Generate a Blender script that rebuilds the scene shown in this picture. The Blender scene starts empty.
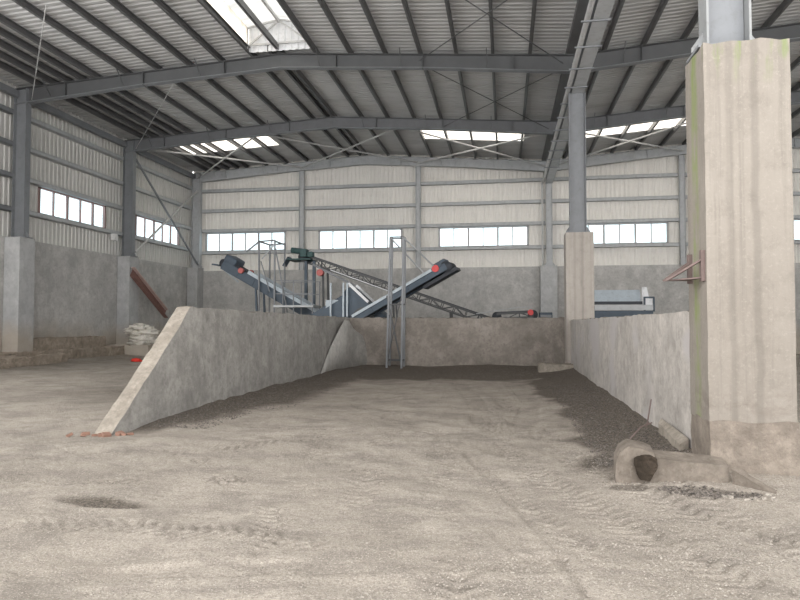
import bpy, math, random
import numpy as np
from mathutils import Vector, Matrix, noise as mnoise
random.seed(4); rng = np.random.default_rng(4)
S = bpy.context.scene
COL = S.collection

# ------------------------------------------------------------------ mesh kit
class MB:
    def __init__(s): s.v = []; s.f = []
    def add(s, vs, fs):
        n = len(s.v); s.v += [tuple(v) for v in vs]; s.f += [tuple(n + i for i in f) for f in fs]; return s
    def box(s, x0, x1, y0, y1, z0, z1):
        vs = [(x, y, z) for z in (z0, z1) for x, y in ((x0, y0), (x1, y0), (x1, y1), (x0, y1))]
        return s.add(vs, [(3, 2, 1, 0), (4, 5, 6, 7), (0, 1, 5, 4), (1, 2, 6, 5), (2, 3, 7, 6), (3, 0, 4, 7)])
    def bar(s, p, q, w, h, up=(0, 0, 1)):
        p = Vector(p); q = Vector(q); d = (q - p).normalized(); u = Vector(up)
        if abs(d.dot(u)) > .98: u = Vector((0, 1, 0))
        a = d.cross(u).normalized() * w / 2; b = a.cross(d).normalized() * h / 2
        vs = [c + i * a + j * b for c in (p, q) for i, j in ((-1, -1), (1, -1), (1, 1), (-1, 1))]
        return s.add(vs, [(0, 1, 2, 3), (7, 6, 5, 4), (0, 4, 5, 1), (1, 5, 6, 2), (2, 6, 7, 3), (3, 7, 4, 0)])
    def tube(s, p, q, r, n=10, r2=None):
        p = Vector(p); q = Vector(q); d = (q - p).normalized(); u = Vector((0, 0, 1))
        if abs(d.dot(u)) > .98: u = Vector((0, 1, 0))
        a = d.cross(u).normalized(); b = a.cross(d); r2 = r if r2 is None else r2
        vs = [c + (a * math.cos(t * 2 * math.pi / n) + b * math.sin(t * 2 * math.pi / n)) * rr for c, rr in ((p, r), (q, r2)) for t in range(n)]
        fs = [(i, (i + 1) % n, n + (i + 1) % n, n + i) for i in range(n)]
        return s.add(vs, fs + [tuple(range(n - 1, -1, -1)), tuple(range(n, 2 * n))])
    def prism(s, poly, axis, a0, a1):
        n = len(poly)
        def P(u, v, a): return (a, u, v) if axis == 'x' else ((u, a, v) if axis == 'y' else (u, v, a))
        vs = [P(u, v, a) for a in (a0, a1) for u, v in poly]
        return s.add(vs, [tuple(range(n - 1, -1, -1)), tuple(range(n, 2 * n))] + [(i, (i + 1) % n, n + (i + 1) % n, n + i) for i in range(n)])
    def build(s, name, mat, parent=None, smooth=False, bevel=0):
        me = bpy.data.meshes.new(name)
        off = Vector((0, 0, 0)); pp = parent
        while pp: off += pp.location; pp = pp.parent
        me.from_pydata([tuple(Vector(v) - off) for v in s.v], [], s.f); me.update()
        import bmesh
        bm = bmesh.new(); bm.from_mesh(me); bmesh.ops.recalc_face_normals(bm, faces=bm.faces); bm.to_mesh(me); bm.free()
        if smooth: me.shade_smooth()
        me.materials.append(mat)
        o = bpy.data.objects.new(name, me); COL.objects.link(o)
        if parent: o.parent = parent
        if bevel:
            m = o.modifiers.new('bevel', 'BEVEL'); m.width = bevel; m.segments = 2; m.limit_method = 'ANGLE'
        return o
def tag(o, label=None, cat=None, group=None, kind=None):
    if label: o['label'] = label
    if cat: o['category'] = cat
    if group: o['group'] = group
    if kind: o['kind'] = kind
    return o
def empty(name, loc, label=None, cat=None, group=None):
    o = bpy.data.objects.new(name, None); COL.objects.link(o); o.location = loc; o.empty_display_size = .2
    return tag(o, label, cat, group)

# ------------------------------------------------------------------ materials
def newmat(name):
    m = bpy.data.materials.new(name); m.use_nodes = True; nt = m.node_tree
    return m, nt, nt.nodes['Principled BSDF'], nt.nodes.new('ShaderNodeTexCoord').outputs['Object']
def L(nt, a, b): nt.links.new(a, b)
def mapping(nt, co, sc):
    n = nt.nodes.new('ShaderNodeMapping'); n.inputs['Scale'].default_value = sc; L(nt, co, n.inputs['Vector']); return n.outputs[0]
def noise(nt, co, scale, detail=5, rough=.55):
    n = nt.nodes.new('ShaderNodeTexNoise'); n.inputs['Scale'].default_value = scale; n.inputs['Detail'].default_value = detail
    n.inputs['Roughness'].default_value = rough; L(nt, co, n.inputs['Vector']); return n.outputs['Fac']
def ramp(nt, fac, stops):
    n = nt.nodes.new('ShaderNodeValToRGB'); L(nt, fac, n.inputs['Fac']); e = n.color_ramp.elements
    while len(e) < len(stops): e.new(.5)
    for k, (p, c) in enumerate(stops):
        e[k].position = p; e[k].color = (c, c, c, 1) if isinstance(c, (int, float)) else (*c, 1)
    return n.outputs['Color']
def mix(nt, fac, a, b, mode='MIX'):
    n = nt.nodes.new('ShaderNodeMix'); n.data_type = 'RGBA'; n.blend_type = mode
    for i, v in ((0, fac), (6, a), (7, b)):
        if isinstance(v, (int, float)): n.inputs[i].default_value = v
        elif isinstance(v, tuple): n.inputs[i].default_value = (*v, 1)
        else: L(nt, v, n.inputs[i])
    return n.outputs[2]
def math_(nt, op, a, b=None):
    n = nt.nodes.new('ShaderNodeMath'); n.operation = op
    for i, v in enumerate((a, b)):
        if v is None: continue
        if isinstance(v, (int, float)): n.inputs[i].default_value = v
        else: L(nt, v, n.inputs[i])
    return n.outputs[0]
def bump(nt, h, bs, strength=.3, dist=.02):
    n = nt.nodes.new('ShaderNodeBump'); n.inputs['Strength'].default_value = strength; n.inputs['Distance'].default_value = dist
    L(nt, h, n.inputs['Height']); L(nt, n.outputs[0], bs.inputs['Normal'])
def concrete(name, c1, c2, scale=1.2, spots=.5, streak=.0, bstr=.35, patch=None):
    m, nt, bs, co = newmat(name)
    c = mix(nt, ramp(nt, noise(nt, co, scale, 6, .65), [(.32, 0), (.68, 1)]), c1, c2)
    c = mix(nt, math_(nt, 'MULTIPLY', ramp(nt, noise(nt, co, 9, 4, .7), [(.5, 0), (.75, 1)]), spots), c, tuple(v * .6 for v in c1))
    c = mix(nt, math_(nt, 'MULTIPLY', ramp(nt, noise(nt, co, 30, 3, .7), [(.62, 0), (.75, 1)]), spots), c, tuple(min(1, v * 1.35) for v in c2))
    if streak:
        c = mix(nt, math_(nt, 'MULTIPLY', ramp(nt, noise(nt, mapping(nt, co, (5, 5, .25)), 1, 4, .6), [(.48, 0), (.7, 1)]), streak), c, tuple(v * .55 for v in c1))
    c = mix(nt, math_(nt, 'MULTIPLY', ramp(nt, noise(nt, co, scale * 3.2, 7, .75), [(.44, 0), (.6, 1)]), .4), c, tuple(v * .72 for v in c1))
    c = mix(nt, math_(nt, 'MULTIPLY', ramp(nt, noise(nt, mapping(nt, co, (1.3, 1.1, .9)), scale * 2.1, 8, .75), [(.54, 0), (.66, 1)]), .35), c, tuple(min(1, v * 1.3) for v in c2))
    if patch:
        c = mix(nt, ramp(nt, noise(nt, mapping(nt, co, (1, 1, 1.6)), .55, 3, .5), [(.52, 0), (.6, 1)]), c, patch)
    L(nt, c, bs.inputs['Base Color']); bs.inputs['Roughness'].default_value = .92
    bs.inputs['Specular IOR Level'].default_value = .2
    h = math_(nt, 'ADD', noise(nt, co, 6, 6, .7), math_(nt, 'MULTIPLY', noise(nt, co, 45, 3, .6), .3))
    bump(nt, h, bs, bstr, .05)
    return m
def paint(name, col, rough=.5, metal=0., var=.25, scale=2., dirt=(.1, .09, .08), dfac=.35):
    m, nt, bs, co = newmat(name)
    c = mix(nt, noise(nt, co, scale, 5, .6), tuple(v * (1 - var) for v in col), tuple(min(1, v * (1 + var)) for v in col))
    c = mix(nt, math_(nt, 'MULTIPLY', ramp(nt, noise(nt, co, scale * 3, 6, .7), [(.52, 0), (.75, 1)]), dfac), c, dirt)
    L(nt, c, bs.inputs['Base Color']); bs.inputs['Roughness'].default_value = rough; bs.inputs['Metallic'].default_value = metal
    return m
M = {}
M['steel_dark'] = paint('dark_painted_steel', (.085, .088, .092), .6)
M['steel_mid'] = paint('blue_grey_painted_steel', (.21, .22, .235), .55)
M['steel_pale_haze'] = paint('haze_pale_grey_steel', (.47, .485, .50), .55)  # pale tone carries the haze around the end wall in its colour
M['steel_near'] = paint('weathered_grey_steel', (.27, .28, .285), .6, 0, .15, 3)
M['purlin'] = paint('purlin_steel', (.13, .13, .132), .5, .2)
M['purlin_l'] = paint('light_brace_steel', (.5, .5, .5), .5)
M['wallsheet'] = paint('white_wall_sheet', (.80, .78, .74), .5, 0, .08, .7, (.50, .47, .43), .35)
M['wallsheet_l'] = paint('dimmed_white_wall_sheet', (.60, .59, .57), .5, 0, .1, .7, (.36, .34, .32), .4)  # darker copy of the wall sheet, dimmer left side put into colour
M['blue'] = paint('blue_grey_machine_paint', (.065, .09, .12), .6, 0, .3, 4)
M['bluel'] = paint('pale_blue_dusty_paint', (.46, .52, .57), .6, 0, .2, 4)
M['green'] = paint('teal_motor_paint', (.035, .085, .085), .6, 0, .6, 12)
M['red'] = paint('red_pulley_paint', (.62, .06, .06), .5, 0, .2, 8)
M['redl'] = paint('faded_red_paint', (.50, .13, .12), .6, 0, .3, 12)
M['rubber'] = paint('black_rubber_belt', (.045, .05, .06), .75)
M['white'] = paint('white_painted_plate', (.75, .76, .78), .5, 0, .1)
M['rust'] = paint('rusty_steel', (.24, .13, .11), .8, 0, .4, 7)
M['rustl'] = paint('pinkish_lit_steel', (.55, .42, .38), .8, 0, .3, 7)  # light falling on the beam's upper flange, put into its colour
M['rustb'] = paint('rusty_bracket_steel', (.17, .125, .115), .8, 0, .4, 12)
M['frame'] = paint('window_frame_metal', (.42, .42, .43), .4)
M['redframe'] = paint('brownish_window_frame', (.30, .20, .19), .5)
M['sack'] = paint('dirty_white_woven_plastic', (.72, .69, .63), .7, 0, .15, 6, (.25, .22, .18), .5)
M['redbag'] = paint('red_plastic', (.85, .05, .03), .5)
M['brick'] = paint('broken_brick', (.27, .155, .115), .9, 0, .4, 20)
M['wood'] = paint('dusty_timber', (.50, .40, .29), .85, 0, .25, 9)
M['elec'] = paint('white_plastic_box', (.8, .8, .8), .5, 0, .05)
# roof sheet
m, nt, bs, co = newmat('galvanised_roof_sheet')
c = mix(nt, noise(nt, co, .6, 5, .6), (.40, .40, .40), (.60, .60, .60))
c = mix(nt, math_(nt, 'MULTIPLY', ramp(nt, noise(nt, mapping(nt, co, (.35, 2.2, 1)), 1.0, 6, .7), [(.5, 0), (.7, 1)]), .5), c, (.25, .245, .24))
L(nt, c, bs.inputs['Base Color']); bs.inputs['Roughness'].default_value = .55; bs.inputs['Metallic'].default_value = .1
M['roof'] = m
# translucent sheets
def transl(name, col, tw=.5):
    m, nt, bs, co = newmat(name)
    nt.nodes.remove(bs); out = nt.nodes['Material Output']
    c = mix(nt, ramp(nt, noise(nt, mapping(nt, co, (1, 3, 1)), 1.3, 5, .6), [(.4, 0), (.7, 1)]), col, tuple(v * .8 for v in col))
    t = nt.nodes.new('ShaderNodeBsdfTranslucent'); d = nt.nodes.new('ShaderNodeBsdfTransparent'); x = nt.nodes.new('ShaderNodeMixShader')
    L(nt, c, t.inputs[0]); L(nt, c, d.inputs[0]); x.inputs[0].default_value = tw
    L(nt, d.outputs[0], x.inputs[1]); L(nt, t.outputs[0], x.inputs[2]); L(nt, x.outputs[0], out.inputs['Surface'])
    return m
M['skylight'] = transl('translucent_skylight_sheet', (.95, .91, .84), .35)
M['vent'] = transl('milky_ventilator_sheet', (.62, .62, .61), .6)
m, nt, bs, co = newmat('window_glass'); nt.nodes.remove(bs); out = nt.nodes['Material Output']
t = nt.nodes.new('ShaderNodeBsdfTransparent'); g = nt.nodes.new('ShaderNodeBsdfGlossy'); x = nt.nodes.new('ShaderNodeMixShader')
c = mix(nt, noise(nt, co, 1.5, 3), (.56, .68, .72), (.88, .93, .95)); L(nt, c, t.inputs[0]); g.inputs['Roughness'].default_value = .1; x.inputs[0].default_value = .05
L(nt, t.outputs[0], x.inputs[1]); L(nt, g.outputs[0], x.inputs[2]); L(nt, x.outputs[0], out.inputs['Surface']); M['glass'] = m
# concretes
M['dado'] = concrete('grey_rendered_concrete', (.42, .415, .405), (.60, .59, .575), .8, .5, .1)  # lightened concrete, end wall haze put into its colour
M['part'] = concrete('grey_partition_concrete', (.29, .28, .265), (.46, .445, .42), 1.1, .6, .15, .4)
M['partr'] = concrete('pale_partition_concrete', (.38, .355, .33), (.56, .525, .49), 1.3, .6, .2, .4, (.46, .435, .43))
M['partb'] = concrete('brown_grey_partition_concrete', (.19, .17, .15), (.33, .295, .265), .8, .6, .05)
M['cap'] = concrete('dusty_pale_concrete', (.26, .23, .195), (.40, .36, .31), 2.5, .6)
M['pierg'] = concrete('grey_pier_concrete', (.42, .425, .43), (.52, .525, .53), .8, .15, .1, .15)
for kk in ('dado', 'pierg'):
    nt = M[kk].node_tree; bs = nt.nodes['Principled BSDF']; src = bs.inputs['Base Color'].links[0].from_socket
    g_ = nt.nodes.new('ShaderNodeNewGeometry'); sp = nt.nodes.new('ShaderNodeSeparateXYZ'); L(nt, g_.outputs['Position'], sp.inputs[0])
    wv = math_(nt, 'ADD', sp.outputs[2], math_(nt, 'MULTIPLY', noise(nt, g_.outputs['Position'], .8, 5, .6), 1.6))
    fc = ramp(nt, math_(nt, 'DIVIDE', wv, 4.), [(.40, .65), (.62, 0)])
    L(nt, mix(nt, fc, src, (.42, .355, .275)), bs.inputs['Base Color'])
M['foot'] = concrete('weathered_footing_concrete', (.26, .22, .18), (.47, .40, .33), 2.2, .6, .1, .6)
M['plinth'] = concrete('rough_dark_plinth_concrete', (.20, .17, .145), (.34, .295, .25), 2.5, .5, .25, .6)
M['stone'] = concrete('broken_concrete', (.15, .128, .108), (.27, .235, .20), 3.5, .5, 0, .25)
M['soil'] = concrete('dark_brown_soil', (.03, .024, .018), (.075, .058, .045), 8, .2, 0, 1)
def pier_mat(name, c1, c2, moss):
    m, nt, bs, co = newmat(name)
    sep = nt.nodes.new('ShaderNodeSeparateXYZ'); L(nt, co, sep.inputs[0]); X, Y, Z = sep.outputs
    c = mix(nt, ramp(nt, noise(nt, mapping(nt, co, (1, 1, .5)), 1.4, 6, .65), [(.3, 0), (.7, 1)]), c1, c2)
    # vertical run-off streaks
    st = ramp(nt, noise(nt, mapping(nt, co, (13, 13, .25)), 1, 7, .7), [(.5, 0), (.72, 1)])
    c = mix(nt, math_(nt, 'MULTIPLY', st, .5), c, tuple(v * .62 for v in c1))
    c = mix(nt, math_(nt, 'MULTIPLY', ramp(nt, noise(nt, mapping(nt, co, (1, 1, 1)), 5, 8, .8), [(.5, 0), (.7, 1)]), .45), c, tuple(v * .7 for v in c1))
    c = mix(nt, math_(nt, 'MULTIPLY', ramp(nt, noise(nt, co, 28, 4, .8), [(.55, 0), (.7, 1)]), .4), c, tuple(v * 1.3 for v in c2))
    wob = math_(nt, 'MULTIPLY', math_(nt, 'SUBTRACT', noise(nt, mapping(nt, co, (0, 0, 1)), 1.2, 4), .5), .12)
    def stripe(A, cen, w):
        d = math_(nt, 'ABSOLUTE', math_(nt, 'SUBTRACT', math_(nt, 'ADD', A, wob), cen))
        return ramp(nt, math_(nt, 'DIVIDE', d, w), [(.45, 1), (1, 0)])
    c = mix(nt, math_(nt, 'MULTIPLY', stripe(X, .08, .05), .34), c, tuple(v * .5 for v in c1))
    c = mix(nt, math_(nt, 'MULTIPLY', stripe(X, -.16, .05), .22), c, tuple(v * .5 for v in c1))
    if moss:
        gr = math_(nt, 'MULTIPLY', stripe(Y, .02, .14), ramp(nt, noise(nt, mapping(nt, co, (3, 3, 1)), 2.2, 5, .7), [(.38, 0), (.6, 1)]))
        left = ramp(nt, X, [(0, 1), (.01, 0)])
        left = math_(nt, 'LESS_THAN', X, -.39)
        c = mix(nt, math_(nt, 'MULTIPLY', math_(nt, 'MULTIPLY', gr, left), .75), c, (.22, .27, .10))
        topz = ramp(nt, math_(nt, 'MULTIPLY', math_(nt, 'SUBTRACT', Z, 4.0), 2.), [(.0, 0), (.85, 1)])
        tg = math_(nt, 'MULTIPLY', topz, ramp(nt, noise(nt, mapping(nt, co, (6, 6, 1)), 1.6, 4, .6), [(.52, 0), (.64, 1)]))
        c = mix(nt, math_(nt, 'MULTIPLY', tg, .7), c, (.20, .25, .10))
        # dark damp smear low down
        lo = math_(nt, 'MULTIPLY', ramp(nt, math_(nt, 'ABSOLUTE', math_(nt, 'SUBTRACT', Z, .78)), [(.0, 1), (.2, 0)]), ramp(nt, noise(nt, mapping(nt, co, (2, 2, 3)), 1.6, 6, .7), [(.5, 0), (.62, 1)]))
        c = mix(nt, math_(nt, 'MULTIPLY', lo, .6), c, (.17, .14, .12))
    L(nt, c, bs.inputs['Base Color']); bs.inputs['Roughness'].default_value = .9; bs.inputs['Specular IOR Level'].default_value = .2
    bump(nt, math_(nt, 'ADD', noise(nt, co, 4, 6, .7), math_(nt, 'MULTIPLY', noise(nt, co, 40, 3), .2)), bs, .22, .04)
    return m
M['pier'] = pier_mat('mossy_beige_pier_concrete', (.245, .220, .193), (.31, .282, .25), True)
M['pier2'] = pier_mat('beige_pier_concrete', (.36, .33, .30), (.43, .395, .36), False)

# ------------------------------------------------------------------ roof profile
RP = [(-18.45, 10.38), (-7.75, 11.03), (2.33, 10.30), (12.6, 11.12), (23.0, 10.4)]
def rz(x):
    for (a, za), (b, zb) in zip(RP, RP[1:]):
        if x <= b: return za + (zb - za) * (x - a) / (b - a)
    return RP[-1][1]
YL = 15.0
YN, YE, XL, XR = 2.0, 35.6, -18.4, 23.0      # roof start, end wall, side walls
ORD = ['first', 'second', 'third', 'fourth', 'fifth', 'sixth', 'seventh', 'eighth', 'ninth', 'tenth']

def corr(y):   # trapezoid rib profile, offset by position
    t = (y / .24) % 1
    return .035 * (0 if t < .42 else (t - .42) / .1 if t < .52 else 1 if t < .84 else (1 - t) / .16)
def rib_pos(a, b, per=.24):
    out = [a]; k = math.floor(a / per)
    while True:
        for t in (0, .42, .52, .84):
            y = (k + t) * per
            if a + .003 < y < b - .003: out.append(y)
            elif y >= b: out.append(b); return out
        k += 1
def roof_sheet(x0, x1, y0, y1, name, mat):
    b = MB(); ys = rib_pos(y0, y1)
    for x in (x0, x1):
        b.v += [(x - .3 * (x < XL + .1), y, rz(x) + .215 + corr(y)) for y in ys]
    n = len(ys); b.f = [(i, i + 1, n + i + 1, n + i) for i in range(n - 1)]
    return b.build(name, mat)
SK = {0: (-17.0, -11.8), 1: (-4.1, .95), 2: (3.7, 9.3), 3: (15, 20)}
for k, ((a, _), (b, _)) in enumerate(zip(RP, RP[1:])):
    hole = {0: (a, -8.8), 1: (-6.5, b)}.get(k, (a, b))
    tag(roof_sheet(hole[0], hole[1], YN, 20.9, 'ceiling', M['roof']), kind='structure')
    tag(roof_sheet(a, b, 20.9, 29.6, 'ceiling', M['roof']), kind='structure')
    s0, s1 = SK[k]
    tag(roof_sheet(a, s0, 29.6, 32.2, 'ceiling', M['roof']), kind='structure')
    tag(roof_sheet(s1, b, 29.6, 32.2, 'ceiling', M['roof']), kind='structure')
    tag(roof_sheet(a, b, 32.2, YE + .1, 'ceiling', M['roof']), kind='structure')
    e = roof_sheet(s0, s1, 29.6, 32.2, 'skylight_sheet', M['skylight'])
    tag(e, ['bright translucent skylight strip in the left roof slope by the end wall', 'bright translucent skylight strip in the middle slope above the end wall windows',
            'bright translucent skylight strip right of the valley beam by the end wall', 'translucent skylight strip in the far right roof slope'][k], 'skylight')

# ------------------------------------------------------------------ purlins
def purlin(x, y0, y1, label, mat='purlin', sgn=1, group=None):
    z = rz(x); b = MB()
    b.box(x - .012, x + .012, y0, y1, z, z + .21)
    b.box(min(x, x + sgn * .085), max(x, x + sgn * .085), y0, y1, z, z + .014)
    b.box(min(x, x + sgn * .085), max(x, x + sgn * .085), y0, y1, z + .196, z + .21)
    return tag(b.build('roof_purlin', M[mat]), label, 'purlin', group)
slopes = [('left slope, counted from the ridge', -8.8, -1.22, 8, 1), ('middle slope, counted rightward from the ridge', -6.42, 1.22, 8, -1),
          ('right slope, counted from the valley beam', 3.2, 1.22, 8, 1)]
for nm, x, dx, n, sg in slopes:
    if dx < 0: n = 10
    for k in range(n):
        purlin(x + dx * k if dx > 0 or k < 6 else x + dx * 5 - .6 * (k - 5), YN, YE - .05, f'dark roof purlin, {ORD[k]} on the {nm}', sgn=sg)
for k in range(7):
    purlin(13.2 + 1.25 * k, YN, YE - .05, 'steel roof purlin on the far right slope beyond the big pier', group='far right purlins')
for i, x in enumerate((-8.1, -7.7)):
    purlin(x, 20.9 if i == 0 else YN, YE - .05, ['dark ridge purlin just left of the ridge line', 'thin ridge purlin crossing the open roof ventilator'][i], sgn=-1 if i else 1)

# ------------------------------------------------------------------ portal frames
def beam_poly(b, pts_top, pts_bot, y0, y1):
    b.prism(pts_top + pts_bot[::-1], 'y', y0, y1)
spans = [(-18.2, -7.75, .58, .50), (-7.75, 2.33, .50, .56), (2.33, 12.6, .56, .50), (12.6, 22.8, .50, .58)]
fname = {21.3: 'nearest visible frame', 28.3: 'middle frame', 35.25: 'end wall frame'}
sname = ['left span of the', 'span from ridge to valley of the', 'span rising right of the valley of the', 'far right span of the']
for Y in (21.3, 28.3, 35.25):
    mt = M[{21.3: 'steel_dark', 28.3: 'steel_dark', 35.25: 'steel_pale_haze'}[Y]]  # frame steel gets paler with distance, haze put into its colour
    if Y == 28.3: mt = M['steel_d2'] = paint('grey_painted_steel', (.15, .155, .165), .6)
    for k, (xa, xb, da, db) in enumerate(spans):
        za, zb = rz(xa), rz(xb); xm = (xa + xb) / 2; dm = .47
        zm = rz(xm)
        e = empty('roof_beam', (xm, Y, zm), f'grey steel rafter beam, {sname[k]} {fname[Y]}', 'beam')
        b = MB(); b.prism([(xa, za), (xb, zb), (xb, zb - db), (xm, zm - dm), (xa, za - da)], 'y', Y - .006, Y + .006); we = b.build('web', mt, e)
        b = MB(); b.prism([(xa, za), (xb, zb), (xb, zb - .02), (xa, za - .02)], 'y', Y - .13, Y + .13); b.build('top_flange', mt, e)
        b = MB(); b.prism([(xa, za - da + .02), (xm, zm - dm + .02), (xb, zb - db + .02), (xb, zb - db), (xm, zm - dm), (xa, za - da)], 'y', Y - .13, Y + .13)
        b.build('bottom_flange', M['steel_mid'] if Y < 35 else mt, e)
        for t in (.2, .5, .8):
            xs = xa + (xb - xa) * t; b = MB(); b.box(xs - .01, xs + .01, Y - .12, Y + .12, rz(xs) - .48, rz(xs) - .02); b.build('stiffener_plate', mt, we)
    # fly braces from purlins to the bottom flange
        for j in range(1, 7, 2):
            xs = xa + (xb - xa) * j / 7
            b = MB(); b.bar((xs, Y + .1, rz(xs) - .46), (xs, Y + .55, rz(xs) + .02), .03, .03); b.bar((xs, Y - .1, rz(xs) - .46), (xs, Y - .55, rz(xs) + .02), .03, .03)
            b.build('fly_brace', mt, e)

def column(x, y, z0, z1, depth, fw, mat, label, base=True, matf=None, group=None):
    e = empty('steel_column', (x, y, z0), label, 'column', group); matf = matf or mat
    MB().box(x - depth / 2 + .02, x + depth / 2 - .02, y - .007, y + .007, z0, z1).build('web', M[mat], e)
    for s in (-1, 1):
        MB().box(x + s * depth / 2 - .012, x + s * depth / 2 + .012, y - fw / 2, y + fw / 2, z0, z1).build('flange', M[matf], e)
    if base:
        MB().box(x - depth / 2 - .12, x + depth / 2 + .12, y - fw / 2 - .08, y + fw / 2 + .08, z0, z0 + .03); bp = MB().box(x - depth / 2 - .12, x + depth / 2 + .12, y - fw / 2 - .08, y + fw / 2 + .08, z0, z0 + .03).build('base_plate', M[mat], e)
        for s in (-1, 1):
            b = MB(); xx = x + s * depth / 2
            b.prism([(xx, z0 + .03), (xx + s * .13, z0 + .03), (xx + s * .13, z0 + .08), (xx, z0 + .26)], 'y', y - .01, y + .01); b.build('gusset_plate', M[matf], bp)
    return e
def pier(x0, x1, y0, y1, z1, mat, label, z0=-.1, nm='concrete_pier', jag=.0, base=None):
    e = empty(nm, ((x0 + x1) / 2, (y0 + y1) / 2, 0), label, 'pier')
    b = MB(); b.box(x0, x1, y0, y1, z0, z1); b.build('shaft', M[mat], e, bevel=.015)
    return e
# near pier with rough plinth
def rough_block(x0, x1, y0, y1, z0, z1, amp, seg=.07, topamp=None, seed=0):
    nx, ny, nz = [max(2, int(d / seg)) for d in (x1 - x0, y1 - y0, z1 - z0)]
    b = MB(); idx = {}
    def V(i, j, k):
        if (i, j, k) in idx: return idx[(i, j, k)]
        p = Vector((x0 + (x1 - x0) * i / nx, y0 + (y1 - y0) * j / ny, z0 + (z1 - z0) * k / nz))
        d = mnoise.noise_vector(p * 3.1 + Vector((seed, 0, 0))) * amp + mnoise.noise_vector(p * 9 + Vector((0, seed, 0))) * amp * .5
        if topamp is not None and k == nz: d.z += mnoise.noise(p * 4 + Vector((seed, 3, 1))) * topamp
        b.v.append(tuple(p + d)); idx[(i, j, k)] = len(b.v) - 1; return idx[(i, j, k)]
    for i in range(nx):
        for j in range(ny):
            b.f.append((V(i, j, 0), V(i, j + 1, 0), V(i + 1, j + 1, 0), V(i + 1, j, 0))); b.f.append((V(i, j, nz), V(i + 1, j, nz), V(i + 1, j + 1, nz), V(i, j + 1, nz)))
    for i in range(nx):
        for k in range(nz):
            b.f.append((V(i, 0, k), V(i + 1, 0, k), V(i + 1, 0, k + 1), V(i, 0, k + 1))); b.f.append((V(i, ny, k), V(i, ny, k + 1), V(i + 1, ny, k + 1), V(i + 1, ny, k)))
    for j in range(ny):
        for k in range(nz):
            b.f.append((V(0, j, k), V(0, j, k + 1), V(0, j + 1, k + 1), V(0, j + 1, k))); b.f.append((V(nx, j, k), V(nx, j + 1, k), V(nx, j + 1, k + 1), V(nx, j, k + 1)))
    return b
NP = empty('concrete_pier', (2.43, 7.25, 0), 'huge beige concrete pier with green moss streaks beside the gravel bay', 'pier')
b = rough_block(2.03, 2.85, 6.92, 7.58, .58, 4.48, .006, .09, .05, 3)
b.build('shaft', M['pier'], NP)
rough_block(2.03, 2.87, 6.90, 7.60, -.15, .60, .014, .04, .03, 5).build('plinth', M['plinth'], NP)
pier(1.93, 2.80, 21.0, 21.72, 4.47, 'pier2', 'slender looking beige concrete pier at the back corner of the gravel bay')
pier(1.87, 2.74, 34.72, 35.46, 4.6, 'pierg', 'grey concrete pier under the valley column at the end wall')
lp = ['left wall pier at the photo edge, nearest of the left wall piers', 'grey concrete pier on the left wall with a rusty beam fixed to it', 'grey concrete pier in the far left corner']
for k, Y in enumerate((21.3, 28.3, 35.1)):
    pier(-18.26, -17.62, Y - .4, min(Y + .4, 35.46), 4.75, 'pierg', ['grey concrete ' + lp[0], lp[1], lp[2]][k])
column(2.345, 7.25, 4.48, 9.08, .42, .28, 'steel_mid', 'grey steel column on the huge mossy beige pier', matf='steel_near')
column(2.35, 21.35, 4.47, 9.08, .50, .28, 'steel_mid', 'grey steel column on the beige pier at the back of the bay')
column(2.38, 35.2, 4.6, 10.2, .30, .22, 'steel_pale_haze', 'pale steel column under the valley at the end wall')
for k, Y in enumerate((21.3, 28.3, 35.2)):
    column(-17.95, Y, 4.75, rz(-18) - .02, .50, .28, ['steel_mid', 'steel_mid', 'steel_pale_haze'][k],
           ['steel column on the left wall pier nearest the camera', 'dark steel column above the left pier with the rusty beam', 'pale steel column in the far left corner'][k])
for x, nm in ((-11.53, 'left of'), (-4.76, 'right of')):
    column(x, 35.3, 4.6, rz(x) - .3, .26, .18, 'steel_pale_haze', f'slim pale wind post on the end wall {nm} the second end window', base=False)
column(9.2, 35.3, 4.6, rz(9.2) - .3, .26, .18, 'steel_pale_haze', 'slim pale wind post on the end wall behind the huge pier', base=False)
column(16.0, 35.3, 4.6, rz(16) - .3, .26, .18, 'steel_pale_haze', 'slim pale wind post on the end wall at the far right', base=False)

# ------------------------------------------------------------------ walls
def clad_x(name, y, x0, x1, zlo, zhi, holes, mat, parent=None):      # end wall cladding, holes (x0,x1,z0,z1)
    b = MB()
    def strip(a, c, zb, zt):
        xs = rib_pos(a, c)
        for x in xs: b.v.append((x, y + .04 - corr(x), zb(x)))
        for x in xs: b.v.append((x, y + .04 - corr(x), zt(x)))
        n = len(xs); o = len(b.v) - 2 * n; b.f.extend([(o + i, o + i + 1, o + n + i + 1, o + n + i) for i in range(n - 1)])
    cur = x0
    for (a, c, z0, z1) in holes:
        strip(cur, a, lambda x: zlo, zhi); strip(a, c, lambda x: zlo, lambda x: z0); strip(a, c, lambda x: z1, zhi); cur = c
    strip(cur, x1, lambda x: zlo, zhi)
    return b.build(name, mat, parent)
EW = [(-17.5, -12.62), (-10.55, -5.75), (-3.6, 1.25), (3.65, 8.5), (10.6, 15.45), (17.3, 22.0)]
WZ0, WZ1 = 5.78, 6.86
wb = empty('wall_back', (0, YE, 0)); wb['kind'] = 'structure'
clad_x('cladding', YE, XL, XR, 4.6, lambda x: rz(x) + .27, [(a, c, WZ0, WZ1) for a, c in EW], M['wallsheet'], wb)
MB().box(XL - .1, XR + .1, YE - .12, YE + .15, -.1, 4.62).build('concrete_dado', M['dado'], wb)
wl = empty('wall_left', (XL, 20, 0)); wl['kind'] = 'structure'
LW = [(15.8, 20.05), (22.8, 27.05), (29.6, 33.9)]
LZ0, LZ1 = 5.93, 7.0
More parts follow.
